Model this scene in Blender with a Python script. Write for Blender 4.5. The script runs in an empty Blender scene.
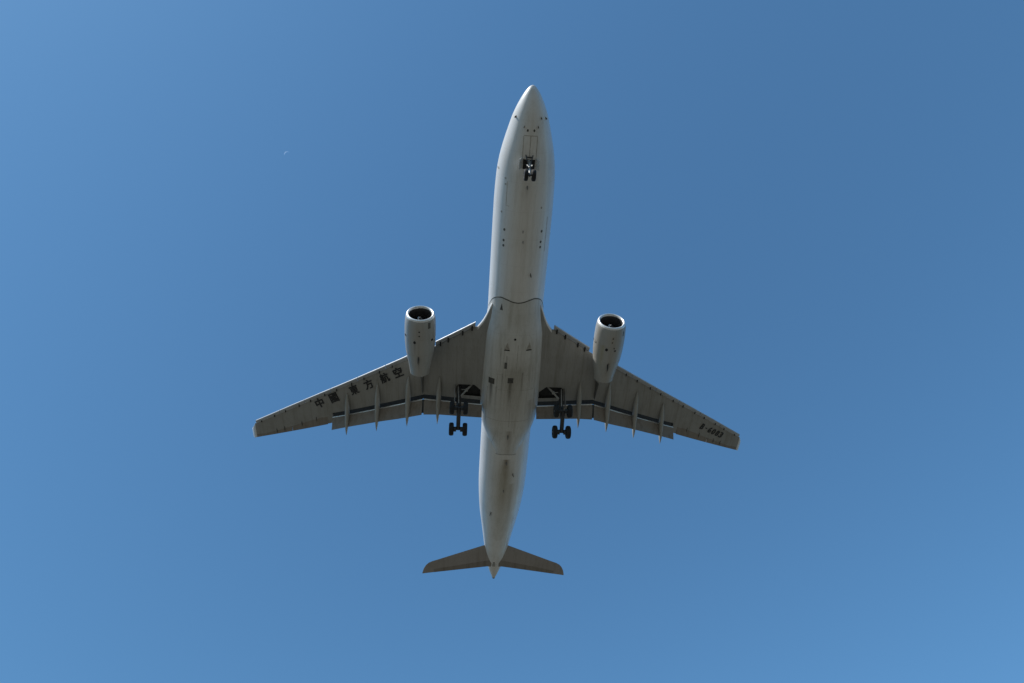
import bpy, bmesh, math, random
from mathutils import Vector, Matrix
from mathutils.bvhtree import BVHTree
random.seed(7)
R = math.radians
sc = bpy.context.scene
COL = sc.collection

# ------------------------------------------------------------------ camera, sky, sun, exposure
# The airliner is modelled in its own frame (X starboard, Y forward with Y = -station, Z up); BASE is the
# point of that frame (under the main gear) at which its root Empty stands.
BASE = Vector((0, -32, -6.1))
PITCH = R(3.5)
CAM_IN_PLANE = Vector((4.7744, 7.0570, -58.954))
CAM_ROWS = (Vector((-0.9968377, 0.06717783, -0.04244691)),      # right
            Vector((0.03811079, 0.87288104, 0.48644245)),       # up
            Vector((-0.06972925, -0.48328649, 0.87268093)))     # forward
ROT = Matrix.Rotation(PITCH, 3, 'X')
CAM_LOC = Vector((0, 0, 1.7))
ROOT_LOC = CAM_LOC - ROT @ (CAM_IN_PLANE - BASE)

cam = bpy.data.cameras.new("camera"); camo = bpy.data.objects.new("camera", cam); COL.objects.link(camo)
r_, u_, f_ = (ROT @ v for v in CAM_ROWS)
m = Matrix((r_, u_, -f_)).transposed().to_4x4(); m.translation = CAM_LOC
camo.matrix_world = m
cam.sensor_width = 36; cam.lens = 636.41 / 1024 * 36
cam.clip_start = 0.1; cam.clip_end = 60000
sc.camera = camo

SUN_EL, SUN_AZ = R(44), R(55)          # azimuth clockwise from +Y
w = bpy.data.worlds.new("World"); sc.world = w; w.use_nodes = True
wn = w.node_tree
bg = wn.nodes['Background']
sky = wn.nodes.new('ShaderNodeTexSky'); sky.sky_type = 'NISHITA'; sky.sun_disc = False
sky.sun_elevation = SUN_EL; sky.sun_rotation = SUN_AZ
sky.air_density = 1.0; sky.dust_density = 0.6; sky.ozone_density = 5.5
tint = wn.nodes.new('ShaderNodeMix'); tint.data_type = 'RGBA'; tint.blend_type = 'MULTIPLY'      # the camera's colour response to a deep blue sky
tint.inputs[0].default_value = 1; tint.inputs[7].default_value = (0.69, 1.22, 1.56, 1)
soft = wn.nodes.new('ShaderNodeGamma'); soft.inputs[1].default_value = 0.65; wn.links.new(sky.outputs[0], soft.inputs[0])
wn.links.new(soft.outputs[0], tint.inputs[6]); wn.links.new(tint.outputs[2], bg.inputs[0]); bg.inputs[1].default_value = 0.150
sl = bpy.data.lights.new("sun", 'SUN'); sl.energy = 5.0; sl.angle = R(0.53); sl.color = (1, 0.96, 0.9)
so = bpy.data.objects.new("sun", sl); COL.objects.link(so)
sd = Vector((math.sin(SUN_AZ) * math.cos(SUN_EL), math.cos(SUN_AZ) * math.cos(SUN_EL), math.sin(SUN_EL)))
so.rotation_euler = (-sd).to_track_quat('-Z', 'Y').to_euler(); so.location = (0, 0, 200)
sc.view_settings.view_transform = 'Standard'; sc.view_settings.look = 'None'
sc.view_settings.gamma = 1; sc.view_settings.exposure = 0.0

# ------------------------------------------------------------------ object helpers
def tag(o, label=None, cat=None, group=None, kind=None):
    for k, v in (('label', label), ('category', cat), ('group', group), ('kind', kind)):
        if v: o[k] = v
    return o

REG = {}
def build(name, V, F, mats, parent=None, mi=None, smooth=True, angle=35, key=None):
    """one mesh object; V in airliner coordinates, its origin moved to the middle of its own box"""
    V = [Vector(v) for v in V]
    if key: REG[key] = BVHTree.FromPolygons([tuple(v) for v in V], F)
    lo = Vector((min(v[i] for v in V) for i in range(3))); hi = Vector((max(v[i] for v in V) for i in range(3)))
    c = (lo + hi) / 2
    me = bpy.data.meshes.new(name)
    me.from_pydata([tuple(v - c) for v in V], [], F)
    for mt in (mats if isinstance(mats, (list, tuple)) else [mats]): me.materials.append(mt)
    if mi:
        for p, i in zip(me.polygons, mi): p.material_index = i
    bm = bmesh.new(); bm.from_mesh(me)
    bmesh.ops.recalc_face_normals(bm, faces=bm.faces); bm.to_mesh(me); bm.free()
    if smooth:
        for p in me.polygons: p.use_smooth = True
        me.set_sharp_from_angle(angle=R(angle))
    o = bpy.data.objects.new(name, me); COL.objects.link(o)
    if parent is not None:
        o.parent = parent; o.location = c - Vector(AT[parent.name])
    else: o.location = c
    AT[o.name] = tuple(c)
    return o
AT = {}

class MB:
    """collects shapes into one mesh"""
    def __init__(s): s.V = []; s.F = []; s.M = []
    def add(s, V, F, m=0):
        n = len(s.V); s.V += [Vector(v) for v in V]; s.F += [tuple(i + n for i in f) for f in F]; s.M += [m] * len(F); return s
    def loft(s, rings, m=0, caps=True, closed=True):
        n = len(rings[0]); V = [v for r in rings for v in r]; F = []
        for i in range(len(rings) - 1):
            for j in range(n if closed else n - 1):
                k = (j + 1) % n
                F.append((i * n + j, i * n + k, (i + 1) * n + k, (i + 1) * n + j))
        if caps and closed:
            F.append(tuple(range(n))[::-1]); F.append(tuple(range((len(rings) - 1) * n, len(rings) * n)))
        return s.add(V, F, m)
    def tube(s, p0, p1, r0, r1=None, n=12, m=0):
        p0, p1 = Vector(p0), Vector(p1); r1 = r0 if r1 is None else r1
        d = (p1 - p0).normalized(); a = d.orthogonal().normalized(); b = d.cross(a)
        rg = lambda p, r: [p + a * math.cos(t) * r + b * math.sin(t) * r for t in (2 * math.pi * i / n for i in range(n))]
        return s.loft([rg(p0, r0), rg(p1, r1)], m)
    def lathe(s, c, axis, prof, n=32, m=0, closed_prof=False, mprof=None):
        """prof: (distance along axis, radius)"""
        c = Vector(c); d = Vector(axis).normalized(); a = d.orthogonal().normalized(); b = d.cross(a)
        rings = [[c + d * h + (a * math.cos(t) + b * math.sin(t)) * max(r, 1e-4) for t in (2 * math.pi * i / n for i in range(n))] for h, r in prof]
        if mprof:
            for i in range(len(rings) - 1): s.loft(rings[i:i + 2], mprof[i], caps=False)
            return s
        if closed_prof: rings.append(rings[0]); return s.loft(rings, m, caps=False)
        return s.loft(rings, m)
    def box(s, c, size, m=0, mat=None):
        c = Vector(c); x, y, z = (k / 2 for k in size)
        V = [Vector((i * x, j * y, k * z)) for i in (-1, 1) for j in (-1, 1) for k in (-1, 1)]
        if mat: V = [mat @ v for v in V]
        return s.add([c + v for v in V], [(0, 1, 3, 2), (4, 6, 7, 5), (0, 4, 5, 1), (2, 3, 7, 6), (0, 2, 6, 4), (1, 5, 7, 3)], m)
    def build(s, name, mats, parent=None, **k): return build(name, s.V, s.F, mats, parent, mi=s.M, **k)

def lerp(tab, x, col=1):
    if x <= tab[0][0]: return tab[0][col]
    for a, b in zip(tab, tab[1:]):
        if x <= b[0]:
            t = (x - a[0]) / (b[0] - a[0]); return a[col] + (b[col] - a[col]) * t
    return tab[-1][col]
def cubic(tab, x, col=1):
    """Catmull-Rom (monotone) through the table"""
    n = len(tab)
    if x <= tab[0][0]: return tab[0][col]
    if x >= tab[-1][0]: return tab[-1][col]
    i = max(k for k in range(n - 1) if tab[k][0] <= x)
    sl = lambda k: (tab[k + 1][col] - tab[k][col]) / (tab[k + 1][0] - tab[k][0])
    def tan(k):
        if k == 0: return sl(0)
        if k == n - 1: return sl(n - 2)
        a, b = sl(k - 1), sl(k)
        return 0 if a * b <= 0 else 2 * a * b / (a + b)
    h = tab[i + 1][0] - tab[i][0]; t = (x - tab[i][0]) / h
    return ((2*t**3 - 3*t*t + 1) * tab[i][col] + (t**3 - 2*t*t + t) * h * tan(i)
            + (-2*t**3 + 3*t*t) * tab[i + 1][col] + (t**3 - t*t) * h * tan(i + 1))

# ------------------------------------------------------------------ root of the airliner
jet = bpy.data.objects.new("passenger_jet", None); COL.objects.link(jet)
jet.empty_display_size = 4
jet.location = ROOT_LOC; jet.rotation_euler = (PITCH, 0, 0); AT[jet.name] = tuple(BASE)
tag(jet, "white twin-engine airliner seen from below with landing gear and flaps down", "airplane")

# ------------------------------------------------------------------ materials
class NT:
    def __init__(s, name):
        s.m = bpy.data.materials.new(name); s.m.use_nodes = True; s.t = s.m.node_tree; s.b = s.t.nodes['Principled BSDF']
    def n(s, ty, **k):
        q = s.t.nodes.new(ty)
        for a, v in k.items(): setattr(q, a, v)
        return q
    def set(s, sock, v):
        if isinstance(v, bpy.types.NodeSocket): s.t.links.new(v, sock)
        else: sock.default_value = v
    def math(s, op, a, b=0.0, c=0.0, clamp=False):
        q = s.n('ShaderNodeMath', operation=op, use_clamp=clamp)
        for i, v in enumerate((a, b, c)): s.set(q.inputs[i], v)
        return q.outputs[0]
    def coords(s):
        """position in the airliner's own frame: x across, station s aft of the nose, z"""
        tc = s.n('ShaderNodeTexCoord'); tc.object = jet
        sp = s.n('ShaderNodeSeparateXYZ'); s.t.links.new(tc.outputs['Object'], sp.inputs[0])
        s.vec = tc.outputs['Object']
        return sp.outputs[0], s.math('SUBTRACT', -BASE.y, sp.outputs[1]), sp.outputs[2]
    def noise(s, scale, mapping=(1, 1, 1), detail=4, rough=0.6):
        mp = s.n('ShaderNodeMapping'); s.t.links.new(s.vec, mp.inputs[0]); mp.inputs['Scale'].default_value = mapping
        q = s.n('ShaderNodeTexNoise'); s.t.links.new(mp.outputs[0], q.inputs['Vector'])
        q.inputs['Scale'].default_value = scale; q.inputs['Detail'].default_value = detail; q.inputs['Roughness'].default_value = rough
        return q.outputs['Fac']
    def ramp(s, f, lo, hi, a=0.0, b=1.0):
        q = s.n('ShaderNodeMapRange', interpolation_type='SMOOTHSTEP')
        for i, v in zip(range(5), (f, lo, hi, a, b)): s.set(q.inputs[i], v)
        return q.outputs[0]
    def mix(s, f, a, b):
        q = s.n('ShaderNodeMix', data_type='RGBA')
        s.set(q.inputs[0], f); s.set(q.inputs[6], a if not isinstance(a, tuple) else (*a, 1)); s.set(q.inputs[7], b if not isinstance(b, tuple) else (*b, 1))
        return q.outputs[2]
    def line(s, v, at, wd):
        return s.math('LESS_THAN', s.math('ABSOLUTE', s.math('SUBTRACT', v, at)), wd)
    def grid(s, v, period, wd, off=0.0):
        fr = s.math('FRACT', s.math('DIVIDE', s.math('ADD', v, off + 100 * period), period))
        return s.math('LESS_THAN', fr, wd / period)
    def finish(s, col, rough=0.4, spec=0.5, metal=0.0, coat=0.0):
        s.set(s.b.inputs['Base Color'], col if not isinstance(col, tuple) else (*col, 1)); s.set(s.b.inputs['Roughness'], rough)
        s.b.inputs['Specular IOR Level'].default_value = spec; s.b.inputs['Metallic'].default_value = metal; s.b.inputs['Coat Weight'].default_value = coat
        return s.m

def paint(name, base, dirt, amount=0.5, rough=0.4, stains=(), seams=None, coat=0.0, streak=0.6):
    t = NT(name); x, s, z = t.coords()
    a = t.noise(1.0, (2.2, 0.12, 2.2), 5)                       # streaks along the airflow
    b = t.noise(0.35, (1, 1, 1), 4)
    f = t.math('ADD', t.math('MULTIPLY', t.ramp(a, 0.42, 0.75), streak), t.math('MULTIPLY', t.ramp(b, 0.4, 0.8), 1 - streak))
    fine = t.noise(5.0, (3.0, 0.3, 3.0), 3)
    f = t.math('ADD', f, t.math('MULTIPLY', t.ramp(fine, 0.45, 0.75), 0.4))
    col = t.mix(t.math('MULTIPLY', f, amount, clamp=True), base, dirt)
    if seams:
        ps, wd, k, px = seams
        g = t.grid(s, ps, wd)
        if px: g = t.math('MAXIMUM', g, t.grid(x, px, wd, 0.4))
        col = t.mix(t.math('MULTIPLY', g, k), col, tuple(c * 0.35 for c in base))
    for (x0, wx, s0, s1, dc, k) in stains:                       # soot and rust trails running aft of vents and drains
        gx = t.math('POWER', 2.718, t.math('MULTIPLY', t.math('POWER', t.math('DIVIDE', t.math('SUBTRACT', x, x0), wx), 2.0), -1.0))
        gs = t.math('MULTIPLY', t.ramp(s, s0 - (0.08 if wx < .4 else 1.8), s0 + (0.05 if wx < .4 else 2.0)), t.ramp(s, s0 + 0.2, s1, 1.0, 0.0))
        br = t.math('ADD', 0.55, t.math('MULTIPLY', fine, 0.7))
        low = t.math('LESS_THAN', z, 6.1 - 0.6)                  # belly side only
        mk = t.math('MULTIPLY', t.math('MULTIPLY', t.math('MULTIPLY', gx, gs), br), t.math('MULTIPLY', low, k), clamp=True)
        col = t.mix(mk, col, dc)
    return t.finish(col, t.ramp(f, 0, 1, rough, rough + 0.2), 0.5, 0, coat)

SOOT = (0.03, 0.028, 0.024); RUST = (0.13, 0.085, 0.04)
M = {}
M['white'] = paint('fuselage_paint', (0.70, 0.70, 0.69), (0.47, 0.45, 0.41), 0.6, 0.34, coat=0.15, seams=(2.65, 0.03, 0.16, None),
    stains=[(-0.1, 0.34, 39.3, 42.8, RUST, 0.85), (-0.12, 0.2, 41.0, 50, RUST, 0.35), (0.0, 0.9, 40, 60, (0.3, 0.27, 0.19), 0.75), (-0.9, 0.3, 43, 56, (0.3, 0.25, 0.17), 0.5),
            (1.15, 0.12, 48.2, 49.6, SOOT, 0.6), (0.12, 0.25, 58.6, 62.8, RUST, 0.6), (-0.02, 0.15, 8.2, 9.6, SOOT, 0.25), (0.0, 0.5, 6.9, 13.0, (0.3, 0.28, 0.24), 0.2)])
M['fairing'] = paint('belly_fairing_paint', (0.60, 0.60, 0.58), (0.36, 0.345, 0.30), 0.75, 0.45, seams=(2.1, 0.03, 0.16, 1.45),
    stains=[(2.12, 0.16, 28.8, 32.6, SOOT, 0.85), (0.18, 0.2, 28.5, 32.6, SOOT, 0.9), (-1.03, 0.09, 27.4, 31.5, SOOT, 0.55), (0.72, 0.07, 25.5, 29.5, SOOT, 0.4),
            (1.05, 0.08, 27.6, 33, SOOT, 0.4), (-0.2, 1.5, 26.5, 37, (0.2, 0.175, 0.12), 0.6), (-0.1, 0.3, 35.0, 38.9, RUST, 0.5),
            (1.6, 0.1, 29.3, 34.5, SOOT, 0.35), (-2.1, 0.25, 31, 37, RUST, 0.3), (1.35, 0.06, 24.6, 28.5, SOOT, 0.35)])
M['wing'] = paint('wing_grey_paint', (0.30, 0.30, 0.29), (0.19, 0.18, 0.155), 0.9, 0.45, seams=(4.4, 0.03, 0.16, 1.55), streak=0.6)
M['flap'] = paint('flap_grey_paint', (0.24, 0.215, 0.19), (0.16, 0.135, 0.11), 0.8, 0.5, seams=None, streak=0.8)
M['canoe'] = paint('fairing_grey_paint', (0.36, 0.36, 0.34), (0.22, 0.19, 0.13), 0.6, 0.4)
M['tail'] = paint('tailplane_grey_paint', (0.33, 0.305, 0.29), (0.22, 0.195, 0.17), 0.7, 0.45, seams=(1.5, 0.03, 0.12, 2.0))
M['slat'] = paint('slat_light_grey', (0.42, 0.44, 0.46), (0.30, 0.31, 0.32), 0.5, 0.42); M['slat'].node_tree.nodes['Principled BSDF'].inputs['Metallic'].default_value = 0.25
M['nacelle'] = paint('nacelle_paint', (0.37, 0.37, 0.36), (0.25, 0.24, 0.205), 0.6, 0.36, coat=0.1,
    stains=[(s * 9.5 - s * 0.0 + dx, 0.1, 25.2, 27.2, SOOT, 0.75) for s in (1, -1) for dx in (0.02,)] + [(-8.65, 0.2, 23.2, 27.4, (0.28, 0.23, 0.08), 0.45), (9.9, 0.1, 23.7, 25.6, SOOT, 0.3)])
def plain(name, col, rough=0.5, metal=0.0, spec=0.5, var=0.3):
    t = NT(name); t.coords(); f = t.noise(6.0, (1, 0.6, 1), 4)
    c = t.mix(t.ramp(f, 0.3, 0.7), tuple(k * (1 - var) for k in col), tuple(k * (1 + var * 0.4) for k in col))
    return t.finish(c, rough, spec, metal)
M['lip'] = plain('polished_lip_metal', (0.80, 0.80, 0.79), 0.38, 0.55, var=0.08)
M['seam'] = plain('seam_seal', (0.10, 0.097, 0.085), 0.7)
M['faintseam'] = plain('door_gap', (0.38, 0.36, 0.32), 0.6)
M['black'] = plain('black_lettering', (0.012, 0.012, 0.014), 0.5)
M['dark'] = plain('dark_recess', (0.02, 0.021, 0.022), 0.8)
M['cove'] = plain('cove_shade', (0.05, 0.058, 0.065), 0.5)  # dark tone carries the occlusion shade inside the flap cove
M['duct'] = plain('intake_duct', (0.05, 0.05, 0.052), 0.5)
M['fan'] = plain('fan_blade_metal', (0.10, 0.10, 0.105), 0.35, 0.8)
M['spinner'] = plain('spinner_black', (0.03, 0.03, 0.032), 0.4)
M['whitemark'] = plain('white_mark', (0.8, 0.8, 0.8), 0.5)
M['hot'] = plain('exhaust_metal', (0.16, 0.14, 0.125), 0.4, 0.9)
M['tyre'] = plain('tyre_rubber', (0.014, 0.014, 0.015), 0.75)
M['rim'] = plain('wheel_hub', (0.30, 0.29, 0.28), 0.45, 0.3)
M['gear'] = plain('gear_grey_enamel', (0.40, 0.40, 0.385), 0.4)
M['geardark'] = plain('gear_dark_metal', (0.04, 0.04, 0.042), 0.5)
M['chrome'] = plain('oleo_chrome', (0.7, 0.7, 0.7), 0.15, 1.0)
M['grille'] = plain('vent_grille', (0.085, 0.08, 0.07), 0.7)
M['patch'] = plain('grey_access_panel', (0.10, 0.10, 0.092), 0.6)
M['doorwhite'] = plain('gear_door_white', (0.62, 0.62, 0.61), 0.4, var=0.15)
M['winglet'] = plain('winglet_white', (0.74, 0.74, 0.74), 0.35, var=0.06)
t = NT('lamp_lens'); t.b.inputs['Emission Color'].default_value = (1, 0.95, 0.85, 1); t.b.inputs['Emission Strength'].default_value = 0.25
M['lamp'] = t.finish((0.8, 0.8, 0.78), 0.15)

# ------------------------------------------------------------------ ground (below and behind the camera) and moon
t = NT('worn_asphalt_and_grass'); tc = t.n('ShaderNodeTexCoord'); t.vec = tc.outputs['Object']
g1 = t.noise(0.02, (1, 1, 1), 6); g2 = t.noise(0.9, (1, 1, 1), 5)
c = t.mix(t.ramp(g1, 0.35, 0.7), (0.108, 0.099, 0.078), (0.150, 0.138, 0.110)); c = t.mix(t.math('MULTIPLY', g2, 0.5), c, (0.075, 0.073, 0.052))
M['ground'] = t.finish(c, 0.95, 0.2)
N = 40; S = 20000.0
gv = []; gf = []
for i in range(N + 1):
    for j in range(N + 1):
        x = (i / N * 2 - 1); y = (j / N * 2 - 1); x = x ** 3 * S; y = y ** 3 * S
        d = math.hypot(x, y)
        gv.append((x, y, 0.0 if d < 60 else 0.35 * math.sin(x * 0.013) * math.cos(y * 0.011)))
for i in range(N):
    for j in range(N):
        a = i * (N + 1) + j; gf.append((a, a + 1, a + N + 2, a + N + 1))
tag(build("ground", gv, gf, M['ground']), kind='structure')

t = NT('moon_in_daylight'); out = t.t.nodes['Material Output']
df = t.n('ShaderNodeBsdfDiffuse'); tr = t.n('ShaderNodeBsdfTransparent'); ad = t.n('ShaderNodeAddShader')
t.vec = t.n('ShaderNodeTexCoord').outputs['Object']
t.set(df.inputs[0], t.mix(t.ramp(t.noise(0.06, (1, 1, 1), 5), 0.4, 0.65), (0.16, 0.16, 0.17), (0.30, 0.30, 0.30)))
t.t.links.new(df.outputs[0], ad.inputs[0]); t.t.links.new(tr.outputs[0], ad.inputs[1]); gm = t.n('ShaderNodeNewGeometry'); mx = t.n('ShaderNodeMixShader'); tr2 = t.n('ShaderNodeBsdfTransparent')
t.t.links.new(gm.outputs['Backfacing'], mx.inputs[0]); t.t.links.new(ad.outputs[0], mx.inputs[1]); t.t.links.new(tr2.outputs[0], mx.inputs[2]); t.t.links.new(mx.outputs[0], out.inputs[0])
mdir = ROT @ Vector((0.26826, -0.22564, 0.93655))
mb = MB(); mb.lathe((0, 0, 0), (0, 0, 1), [(-27 * math.cos(math.pi * i / 24), 27 * math.sin(math.pi * i / 24)) for i in range(25)], 48)
mb.F = [f for f in mb.F if len(f) == 4 and (sum((mb.V[i] for i in f), Vector()) / 4).normalized().dot(sd) > 0.06]; mb.M = [0] * len(mb.F); used = sorted({i for f in mb.F for i in f}); ix = {i: k for k, i in enumerate(used)}
mb.V = [mb.V[i] for i in used]; mb.F = [tuple(ix[i] for i in f) for f in mb.F]
moon = mb.build("moon", t.m); moon.location += CAM_LOC + (mdir + (r_ * 1.3 - u_ * 1.6) / 660) * 6000
tag(moon, "tiny pale daytime moon in the upper left of the blue sky", "moon")

# ------------------------------------------------------------------ fuselage
HW = [(0, .0), (.03, .13), (.1, .24), (.32, .45), (.6, .66), (1.1, .95), (1.9, 1.33), (2.7, 1.63), (3.55, 1.87), (5.1, 2.29), (6.25, 2.53), (7.7, 2.71), (10.2, 2.81), (12, 2.82),
      (43.0, 2.82), (45, 2.78), (47, 2.68), (50, 2.44), (52, 2.18), (54.3, 1.89), (56.6, 1.60), (58.6, 1.32), (60.5, 1.0), (61.7, .70), (62.6, .40), (63.05, .24)]
ZB = [(0, -.6), (.03, -.73), (.1, -.85), (.32, -1.08), (1, -1.52), (2, -1.98), (4, -2.48), (6, -2.71), (8, -2.80), (10, -2.82), (41, -2.82), (44, -2.73), (47, -2.32), (50, -1.62), (56, -.2), (60, .7), (63.05, 1.12)]
ZT = [(0, -.6), (.03, -.47), (.1, -.35), (.32, -.1), (1, .38), (2, .98), (3, 1.55), (4, 2.03), (6, 2.52), (8, 2.76), (10, 2.82), (50, 2.82), (54, 2.74), (58, 2.4), (61, 1.95), (63.05, 1.55)]
def fus(s):
    return max(cubic(HW, s), 0.004), cubic(ZB, s), cubic(ZT, s)
NR = 72
def fring(s):
    h, b, tp = fus(s); zc = (b + tp) / 2; hz = max((tp - b) / 2, 0.004)
    return [Vector((h * math.sin(a), -s, zc - hz * math.cos(a))) for a in (2 * math.pi * i / NR for i in range(NR))]
st = [0, .03, .06, .1, .2, .32, .45, .6, .85, 1.1, 1.5, 1.9, 2.3, 2.7, 3.1, 3.55, 4.3, 5.1, 5.7, 6.25, 7, 7.7, 9, 10.2, 12] + [14 + 2 * i for i in range(14)] + [41, 42, 43, 44] + [45 + .75 * i for i in range(24)] + [62.6, 62.85, 63.05]
mb = MB(); mb.loft([fring(s) for s in st])
fuselage = mb.build("fuselage", M['white'], jet, key='fus', angle=50)

def up(key, x, s, off=0.0):
    """the point of a built skin met from below at (x, station s), moved off it along its normal"""
    h = REG[key].ray_cast(Vector((x, -s, -12)), Vector((0, 0, 1)))
    if h[0] is None: h = REG[key].find_nearest(Vector((x, -s, -3)))[:2] + (0, 0)
    n = h[1]; n = -n if n.z > 0 else n
    return h[0] + n * off, n
def patch(mbx, key, pts, th=0.012, m=0):
    """thin plate following the skin; pts (x, s) round its outline"""
    A = [up(key, x, s, th)[0] for x, s in pts]; B = [up(key, x, s, -0.03)[0] for x, s in pts]; n = len(pts)
    return mbx.add(A + B, [tuple(range(n))] + [(i, (i + 1) % n, n + (i + 1) % n, n + i) for i in range(n)], m)
def plate(mbx, key, q, th=0.012, m=0, n=6):
    """four-cornered plate (x, s) following the skin on a grid"""
    g = lambda i, j: tuple((q[0][k] * (1 - i) + q[1][k] * i) * (1 - j) + (q[3][k] * (1 - i) + q[2][k] * i) * j for k in (0, 1))
    A = [up(key, *g(i / n, j / n), th)[0] for i in range(n + 1) for j in range(n + 1)]; B = [up(key, *g(i / n, j / n), -.02)[0] for i in range(n + 1) for j in range(n + 1)]
    w_ = n + 1; F = [(i * w_ + j, i * w_ + j + 1, (i + 1) * w_ + j + 1, (i + 1) * w_ + j) for i in range(n) for j in range(n)]; N_ = len(A)
    rim = [i * w_ for i in range(w_)] + [n * w_ + j for j in range(1, w_)] + [i * w_ + n for i in range(n - 1, -1, -1)] + list(range(n - 1, 0, -1))
    return mbx.add(A + B, F + [tuple(k + N_ for k in f[::-1]) for f in F] + [(a, b, b + N_, a + N_) for a, b in zip(rim, rim[1:] + rim[:1])], m)
def strip(mbx, key, pts, wd, th=0.012, m=0, step=0.25):
    P = []
    for (x0, s0), (x1, s1) in zip(pts, pts[1:]):
        k = max(1, int(math.hypot(x1 - x0, s1 - s0) / step)); P += [(x0 + (x1 - x0) * i / k, s0 + (s1 - s0) * i / k) for i in range(k)]
    P.append(pts[-1]); rings = []
    for i, (x, s) in enumerate(P):
        a = P[max(i - 1, 0)]; b = P[min(i + 1, len(P) - 1)]; dx, ds = b[0] - a[0], b[1] - a[1]; l = math.hypot(dx, ds) or 1
        nx, ns = -ds / l * wd / 2, dx / l * wd / 2
        rings.append([up(key, x + nx, s + ns, th)[0], up(key, x - nx, s - ns, th)[0], up(key, x - nx, s - ns, -0.03)[0], up(key, x + nx, s + ns, -0.03)[0]])
    return mbx.loft(rings, m)
def disc(mbx, key, x, s, r, th=0.015, m=0, ry=None):
    return patch(mbx, key, [(x + r * math.cos(a), s + (ry or r) * math.sin(a)) for a in (math.pi * i / 6 for i in range(12))], th, m)
def blade(mbx, key, x, s, ln, ht, wd=0.06, m=0, rake=0.5):
    p, n = up(key, x, s, -0.04); y = Vector((0, 1, 0))
    rings = []
    for q, (k, sh) in enumerate(((1, 0), (0.55, 1))):
        c = p + n * (ht + .04) * q - y * ln * rake * sh
        rings.append([c + y * ln * k * fy / 2 + Vector((1, 0, 0)) * wd * fx * (1, .6)[q] for fy, fx in ((1, 0), (.3, .5), (-1, .1), (-1, -.1), (.3, -.5))])
    return mbx.loft(rings, m)

# nose wheel bay doors (closed), shown by the dark gap around and between them
mb = MB()
for pts in ([(.6, 3.95), (.6, 5.85)], [(-.6, 3.95), (-.6, 5.85)], [(-.6, 3.9), (.6, 3.9)], [(0, 3.9), (0, 5.6)]): mb = MB(); strip(mb, 'fus', pts, 0.05); mb.build("door_seam", M['faintseam'], fuselage)
for x, s in ((.29, 3.48), (-.28, 3.46)):
    mb = MB(); disc(mb, 'fus', x, s, .085, ry=.11); mb.build("antenna", M['seam'], fuselage)
for x, s in ((.6, 3.18), (-.6, 3.14), (1.32, 2.53), (-.81, 2.45), (-1.24, 2.5)):
    mb = MB(); blade(mb, 'fus', x, s, .22, .16, .05); mb.build("probe", M['patch'], fuselage)
for x, s in ((1.75, 12.5), (1.76, 13.54), (1.75, 14.05), (-1.73, 12.48), (-1.73, 13.53), (-1.73, 14.05)):
    mb = MB(); disc(mb, 'fus', x, s, .09, ry=.13); mb.build("port", M['seam'], fuselage)
for x, s, ln, ht in ((-.01, 8.23, .35, .2), (-1.0, 16.7, .4, .22), (.05, 12.35, .3, .1), (-.02, 13.36, .3, .1), (-.98, 41.48, .4, .25), (-.12, 39.7, .35, .25), (1.2, 48.48, .35, .2), (-.06, 43.9, .3, .2)):
    mb = MB(); blade(mb, 'fus', x, s, ln, ht, .09); mb.build("antenna", M['patch'], fuselage)
for x, s in ((2.57, 7.18), (1.93, 7.77), (1.9, 8.3), (-1.5, 10.2), (2.1, 10.9)):
    mb = MB(); disc(mb, 'fus', x, s, .07, ry=.1); mb.build("port", M['faintseam'], fuselage)
for pts in ([(1.75, 8.0), (1.75, 10.2), (1.45, 10.2)], [(-2.2, 11.2), (-2.2, 14.6)]): mb = MB(); strip(mb, 'fus', pts, .03); mb.build("door_seam", M['faintseam'], fuselage)
# outlet under the tail and the exhaust at its end
mb = MB(); p, n = up('fus', .15, 59.9)
mb.tube(p - n * .1 + Vector((0, .25, 0)), p + n * .07 + Vector((0, .25, 0)), .17, .13); mb.box(p + n * .03 - Vector((0, .22, 0)), (.36, .34, .16), 1)
mb.build("drain_mast", [M['patch'], M['canoe']], fuselage)
mb = MB(); mb.lathe((0, -62.98, 1.335), (0, -1, .05), [(0, .20), (.3, .19), (.3, .14), (.02, .12)], 20, closed_prof=True); mb.build("exhaust_outlet", M['hot'], fuselage)

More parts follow.
